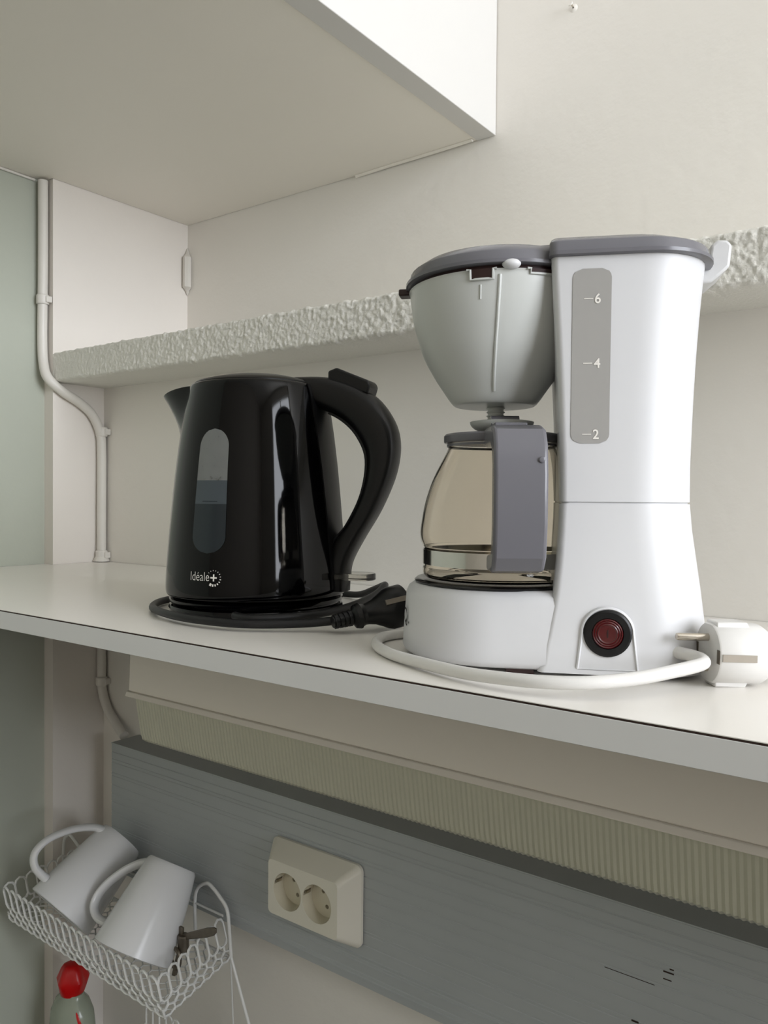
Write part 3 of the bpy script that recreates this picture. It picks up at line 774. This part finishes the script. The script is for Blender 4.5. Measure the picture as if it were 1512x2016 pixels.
# ------------------------------------------------------------------ carafe
cw = Matrix.Translation((CX, CY, 0)) @ Matrix.Rotation(TH, 4, 'Z') @ Vector((U0, 0, 0))
CZ = .0566
ca = thing('glass_carafe', 'glass coffee carafe with grey handle on the hotplate', 'carafe', (cw.x, cw.y, CZ), R(26-90+9.5))
GP = [(.0545, .0572), (.0570, .0600), (.0572, .0640), (.0562, .0670), (.0560, .0780), (.0572, .0800), (.0590, .0850), (.0594, .0905), (.0586, .0970), (.0570, .1070), (.0548, .1160), (.0515, .1260), (.0478, .1345), (.0430, .1440), (.0395, .1510), (.0388, .1545)]
go = [(p[0], p[1]) for p in catmull([(a, b, 0) for a, b in GP], 4)]
gi = [(a-.0016, b+(.0016 if k < 3 else 0)) for k, (a, b) in enumerate(go)]
prof = [(0, .0572)]+go+gi[::-1]+[(0, .0592)]
latheo('glass', 'glass', ca, [(a, z-CZ) for a, z in prof], 80, angle=60)
latheo('steel_band', 'steel', ca, [(a, z-CZ) for a, z in ((.0566, .0672), (.0574, .0672), (.0574, .0778), (.0566, .0778))], 80, closed=True, angle=30)
latheo('neck_refraction_ring', 'grey_plastic', ca, [(a, z-CZ) for a, z in ((.0394, .1528), (.0402, .1528), (.0402, .1545), (.0394, .1545))], 64, closed=True, angle=30)  # added ring imitating the dark refraction streak in the glass below the lid
cl = latheo('lid', 'grey_plastic', ca, [(a, z-CZ) for a, z in ((0, .1552), (.0400, .1552), (.0418, .1556), (.0424, .1565), (.0424, .1605), (.0414, .1618), (.020, .1630), (0, .1632))], 72, angle=35)
bm = bmesh.new(); bmesh.ops.create_uvsphere(bm, u_segments=36, v_segments=16, radius=1)
for v in bm.verts:
    z = v.co.z; v.co = Vector((v.co.x*.0235, v.co.y*.0235, .1712+z*(.0095 if z < 0 else .0012)-CZ))
link('drip_cover', bm, 'grey_light', cl)
bm = bmesh.new(); tube(bm, [(.016, -.010, .1700-CZ), (.016, .010, .1700-CZ)], .0045, 20); link('lid_pivot', bm, 'grey_plastic', cl)
boxo('thumb_tab', 'grey_plastic', cl, .012, .050, -.011, .011, .1632-CZ, .1668-CZ, bev=.0008)
hp = [(.036, .1502), (.078, .1502), (.0862, .1455), (.0900, .1370), (.0905, .100), (.0880, .084), (.0820, .0785), (.0570, .0780), (.0570, .0672), (.0800, .0672), (.0930, .0695), (.1000, .0780), (.1035, .100), (.1040, .130), (.1010, .1490), (.0940, .1592), (.0800, .1628), (.036, .1636)]
hp = [(a-.006 if a > .06 else a, b) for a, b in hp]
bm = bmesh.new(); prism(bm, hp, lambda p: (p[0], -.0168, p[1]-CZ), lambda p: (p[0], .0168, p[1]-CZ))
ch = bevel(link('handle', bm, 'grey_plastic', ca, angle=30), .0025, 4, 50)
bm = bmesh.new(); bmesh.ops.create_uvsphere(bm, u_segments=16, v_segments=10, radius=1)
for v in bm.verts: v.co = Vector((.0976+v.co.x*.0005, .0125+v.co.y*.0020, .1395-CZ+v.co.z*.0020))
link('moulding_pip', bm, 'grey_plastic', ch)

# ------------------------------------------------------------------ wire rack with mugs
FL, FR_, BR, BL = Vector((-1.179, .629, -.481)), Vector((-.800, .6206, -.481)), Vector((-.834, .757, -.4706)), Vector((-1.186, .757, -.4706))
fl, fr2, br, bl = Vector((-1.171, .636, -.5335)), Vector((-.7955, .630, -.5335)), Vector((-.8143, .757, -.5224)), Vector((-1.178, .757, -.5224))
WZ = -.86
rk = thing('wire_rack', 'white scalloped wire rack basket holding mugs beside the green wall', 'rack', (-1.0, .69, WZ))
ro = Vector((-1.0, .69, WZ))
def bil(a, b, c, d, s, t): return (a*(1-s)+b*s)*(1-t)+(c*(1-s)+d*s)*t
def lattice(name, a, b, c, d, n, rad=.0017):
    """a-b rim, c-d floor; long slots with scalloped tops over two rows of small holes"""
    bm = bmesh.new(); P_ = lambda s, t: bil(a, b, c, d, s, t)-ro
    t1, t2, t3 = .60, .80, 1.0
    for i in range(n):
        s0, s1 = i/n, (i+1)/n; sm = (s0+s1)/2; e = (s1-s0)
        pts = [P_(s0, t1-.06), P_(s0, .16), P_(s0+e*.16, .05), P_(sm, 0), P_(s1-e*.16, .05), P_(s1, .16), P_(s1, t1-.06)]
        tube(bm, pts, rad, 6)
        tube(bm, [P_(s0, t1-.06), P_(s0+e*.2, t1+.02), P_(sm, t1+.04), P_(s1-e*.2, t1+.02), P_(s1, t1-.06)], rad, 6)
        tube(bm, [P_(sm, t1+.04), P_(sm, t2-.04), P_(s1, t2+.03), P_(s1+e*.5 if i < n-1 else s1, t2-.04)], rad, 6)
        tube(bm, [P_(sm, t2-.04), P_(s0, t2+.03), P_(s0, t3-.05), P_(sm, t3), P_(s1, t3-.05), P_(s1, t2+.03)], rad, 6)
    return link(name, bm, 'wire', rk)
lattice('front_lattice', FL, FR_, fl, fr2, 21)
lattice('end_lattice', FR_, BR, fr2, br, 7)
lattice('end_lattice', BL, FL, bl, fl, 7)
bm = bmesh.new()
for i in range(20):
    for k in range(7):
        P_ = lambda s, t: bil(fl, fr2, bl, br, s, t)-ro
        s, t = i/20, k/7; e, g = 1/20, 1/7
        tube(bm, [P_(s, t), P_(s+e*.5, t+g*.35), P_(s+e*.5, t+g*.65), P_(s, t+g)], .0011, 5)
        tube(bm, [P_(s+e, t), P_(s+e*.5, t+g*.35)], .0011, 5); tube(bm, [P_(s+e*.5, t+g*.65), P_(s+e, t+g)], .0011, 5)
link('floor_lattice', bm, 'wire', rk)
# frame wires: bent loop at each end, back rail, legs
def loopw(pts): tubeo('end_loop', 'wire', rk, [p-ro for p in catmull(pts, 6)], .0026, 10)
loopw([(-.892, .760, -.51), (-.8935, .760, -.470), (-.888, .760, -.4495), (-.872, .760, -.4375), (-.860, .760, -.4365), (-.840, .760, -.4480), (-.8255, .759, -.4590), (-.8200, .758, -.480), (-.8145, .757, -.522)])
loopw([(-1.2035, .745, -.51), (-1.2030, .745, -.470), (-1.199, .745, -.4535), (-1.188, .745, -.4440), (-1.180, .745, -.4450), (-1.160, .745, -.4560), (-1.150, .746, -.468), (-1.146, .747, -.522)])
tubeo('back_rail', 'wire', rk, [bl-ro, br-ro], .0022, 8)
tubeo('back_rail', 'wire', rk, [Vector((-1.186, .760, -.4706))-ro, Vector((-.834, .760, -.4720))-ro], .0016, 8)
tubeo('leg', 'wire', rk, [Vector((-.8145, .757, -.522))-ro, Vector((-.779, .757, -.6012))-ro, Vector((-.70, .757, WZ+.003))-ro], .0022, 8)
tubeo('leg', 'wire', rk, [Vector((-.862, .800, -.555))-ro, Vector((-.858, .803, -.67))-ro, Vector((-.85, .805, WZ+.003))-ro], .0012, 8)
tubeo('leg', 'wire', rk, [Vector((-1.178, .757, -.522))-ro, Vector((-1.185, .757, WZ+.003))-ro], .0022, 8)
tubeo('brace', 'wire', rk, [br-ro, Vector((-.862, .800, -.555))-ro], .0012, 8)
# second tray, seen in part below
lz = -.69
LA = [Vector((-1.0, .700, lz)), Vector((-.86, .700, lz)), Vector((-.86, .757, lz)), Vector((-1.0, .757, lz))]
for i in range(4): tubeo('lower_rail', 'wire', rk, [LA[i]-ro, LA[(i+1) % 4]-ro], .0018, 8)
for i in range(9):
    x = -1.0+i*.0155
    tubeo('lower_loop', 'wire', rk, [p-ro for p in catmull([(x, .757, lz), (x, .757, lz+.024), (x+.004, .757, lz+.032), (x+.0115, .757, lz+.032), (x+.0155, .757, lz+.024), (x+.0155, .757, lz)], 4)], .0015, 6)

def mug(label, pbase, prim, hand_dir, rb=.0335, rt=.0445):
    """upside-down mug: pbase = centre of its foot (up), prim = centre of its mouth"""
    b, p = Vector(pbase), Vector(prim); L_ = (b-p).length; z = (p-b).normalized()       # local +z runs from foot to mouth
    t = thing('mug', label, 'mug', b, 0, 'mugs in the wire rack')
    hx = Vector(hand_dir); hx = (hx-z*hx.dot(z)).normalized(); hy = z.cross(hx)
    t.matrix_world = Matrix((hx, hy, z)).transposed().to_4x4(); t.matrix_world.translation = b
    t.rotation_mode = 'XYZ'; mw = Matrix((hx, hy, z)).transposed(); t.rotation_euler = mw.to_euler(); t.location = b
    prof = [(0, .002), (rb*.80, .002), (rb*.84, 0), (rb*.93, .0004), (rb, .004), (rb+.0012, .010)]
    for k in range(1, 9): q = k/8; prof.append((rb+.0012+(rt-rb-.0012)*q**.9, .010+(L_-.011)*q))
    prof += [(rt-.0015, L_), (rt-.0032, L_-.001)]
    for k in range(7, 0, -1): q = k/8; prof.append((rb-.0025+(rt-rb-.0012)*q**.9, .010+(L_-.011)*q))
    prof += [(rb*.8, .008), (0, .007)]
    latheo('body', 'ceramic', t, prof, 56, angle=35)
    pts = catmull([(rb-.002, 0, L_*.08), (rb+.012, 0, L_*.13), (rb+.032, 0, L_*.28), (rb+.048, 0, L_*.48), (rb+.053, 0, L_*.63), (rb+.050, 0, L_*.75), (rb+.036, 0, L_*.83), (rb+.014, 0, L_*.84)], 7)
    bm = bmesh.new(); rings = []
    for i, q in enumerate(pts):
        tg = (pts[min(i+1, len(pts)-1)]-pts[max(i-1, 0)]).normalized(); n_ = tg.cross(Vector((0, 1, 0)))
        e = abs(2*i/(len(pts)-1)-1); wd = .0090+.0030*e**3; thk = .0050+.0015*e**3
        rings.append([q+Vector((0, 1, 0))*wd*math.cos(a)+n_*thk*math.sin(a) for a in [2*PI*k/14 for k in range(14)]])
    loft(bm, rings); link('handle', bm, 'ceramic', t)
    return t
mug('white mug upside down beside the can opener, handle towards the green wall', (-.8990, .725, -.4035), (-.8975, .657, -.4995), (-1, -.42, -.10), .0360, .0550)
mug('white mug leaning upside down in the rack end by the green wall', (-1.0400, .742, -.4110), (-1.0510, .645, -.4885), (-.28, -.9, .05), .0360, .0530)

# small steel can opener in the rack
co = thing('can_opener', 'small tarnished steel can opener in the rack beside a mug', 'can opener', (-.850, .700, -.5285), 0)
coo = Vector((-.850, .700, -.5285))
bm = bmesh.new(); tube(bm, [Vector(p)-coo for p in ((-.846, .7, -.476), (-.846, .7, -.498))], .0075, 16); bevel(link('gear_wheel', bm, 'bronze', co), .001, 2)
bm = bmesh.new(); rings = []
for s, wd in ((0, .003), (.1, .004), (.45, .0055), (.75, .0066), (.94, .0055), (1, .003)):
    c = Vector((-.853, .700, -.482))*(1-s)+Vector((-.781, .700, -.4495))*s-coo
    rings.append([c+Vector((0, -.0016, -wd)), c+Vector((0, .0016, -wd)), c+Vector((0, .0016, wd)), c+Vector((0, -.0016, wd))])
loft(bm, rings); bevel(link('turning_key', bm, 'bronze', co), .001, 2)
bm = bmesh.new(); cpt = [Vector((-.850+.009*math.cos(2*PI*i/20), .690, -.505+.013*math.sin(2*PI*i/20)))-coo for i in range(20)]
tube(bm, cpt, .0028, 8, closed=True); link('ring', bm, 'bronze', co)
bm = bmesh.new(); tube(bm, [Vector(p)-coo for p in ((-.848, .696, -.497), (-.852, .69, -.528))], .0035, 10); link('handle_stub', bm, 'bronze', co)
bm = bmesh.new(); box(bm, -.0035, .0035, -.002, .002, .040, .062); bevel(link('blade', bm, 'bronze', co), .0008, 2)

# washing-up liquid bottle under the rack
BX, BY = -1.106, .700
bo = thing('soap_bottle', 'washing-up liquid bottle with red cap below the wire rack', 'bottle', (BX, BY, WZ))
zb = lambda L: [(r_, z-WZ) for r_, z in L]
bm = bmesh.new()
BPf = [(.0, WZ), (.036, WZ), (.0405, WZ+.004), (.0405, -.75), (.0415, -.705), (.0385, -.680), (.0310, -.664), (.0225, -.657), (.0205, -.650), (.0, -.650)]
lathe(bm, zb(BPf), 48)
for v in bm.verts: v.co.y *= .72
link('bottle_body', bm, 'soap', bo)
bm = bmesh.new(); rings = []
for z, r_, fl_ in ((-.652, .0175, 0), (-.648, .0190, .02), (-.638, .0215, .07), (-.630, .0228, .11), (-.623, .0200, .09), (-.615, .0170, .07), (-.609, .0130, .05), (-.607, .008, 0)):
    rings.append([((r_*(1+fl_*math.cos(5*a+.6)))*math.cos(a), (r_*(1+fl_*math.cos(5*a+.6)))*math.sin(a), z-WZ) for a in [2*PI*k/48 for k in range(48)]])
loft(bm, rings); link('cap', bm, 'cap_red', bo)
def bpt(s, z, off=.0006):
    a = R(-62)+s/.041; r_ = .0408
    for (r1, z1), (r2, z2) in zip(BPf[2:], BPf[3:]):
        if z1 <= z <= z2: r_ = r1+(r2-r1)*(z-z1)/(z2-z1)
    return Vector(((r_+off)*math.cos(a), (r_+off)*math.sin(a)*.72, z-WZ))
def label_patch(name, material, s0, z0, sw_, zh, ang=0):
    bm = bmesh.new(); n = 20; pts = []
    c = bm.verts.new(bpt(s0, z0, .0009)); ring = []
    for k in range(n):
        a = 2*PI*k/n; p = Vector((sw_*math.cos(a), zh*math.sin(a))); ca_, sa_ = math.cos(ang), math.sin(ang)
        ring.append(bm.verts.new(bpt(s0+p.x*ca_-p.y*sa_, z0+p.x*sa_+p.y*ca_)))
    for k in range(n): bm.faces.new((c, ring[k], ring[(k+1) % n]))
    link(name, bm, material, bo)
label_patch('label_leaf', 'leaf', .004, -.722, .026, .024, .3)
label_patch('label_petal', 'cap_red', .027, -.679, .0030, .0125, .35)

# worktop below, carrying rack and bottle
wt = thing('kitchen_worktop', 'dark speckled kitchen worktop under the wire rack', 'worktop', (0, .5, WZ))
boxo('worktop_slab', 'worktop', wt, XG+.002, 1.60, -.30, YS-.5-.002, -.035, 0, bev=.002)
boxo('worktop_back', 'worktop', wt, XR+.001, 1.60, YS-.5-.002, YLOW-.5-.001, -.035, 0)
boxo('cupboard_front', 'cabinet_white', wt, XG+.002, 1.60, -.27, -.25, FLOOR-WZ, -.035)
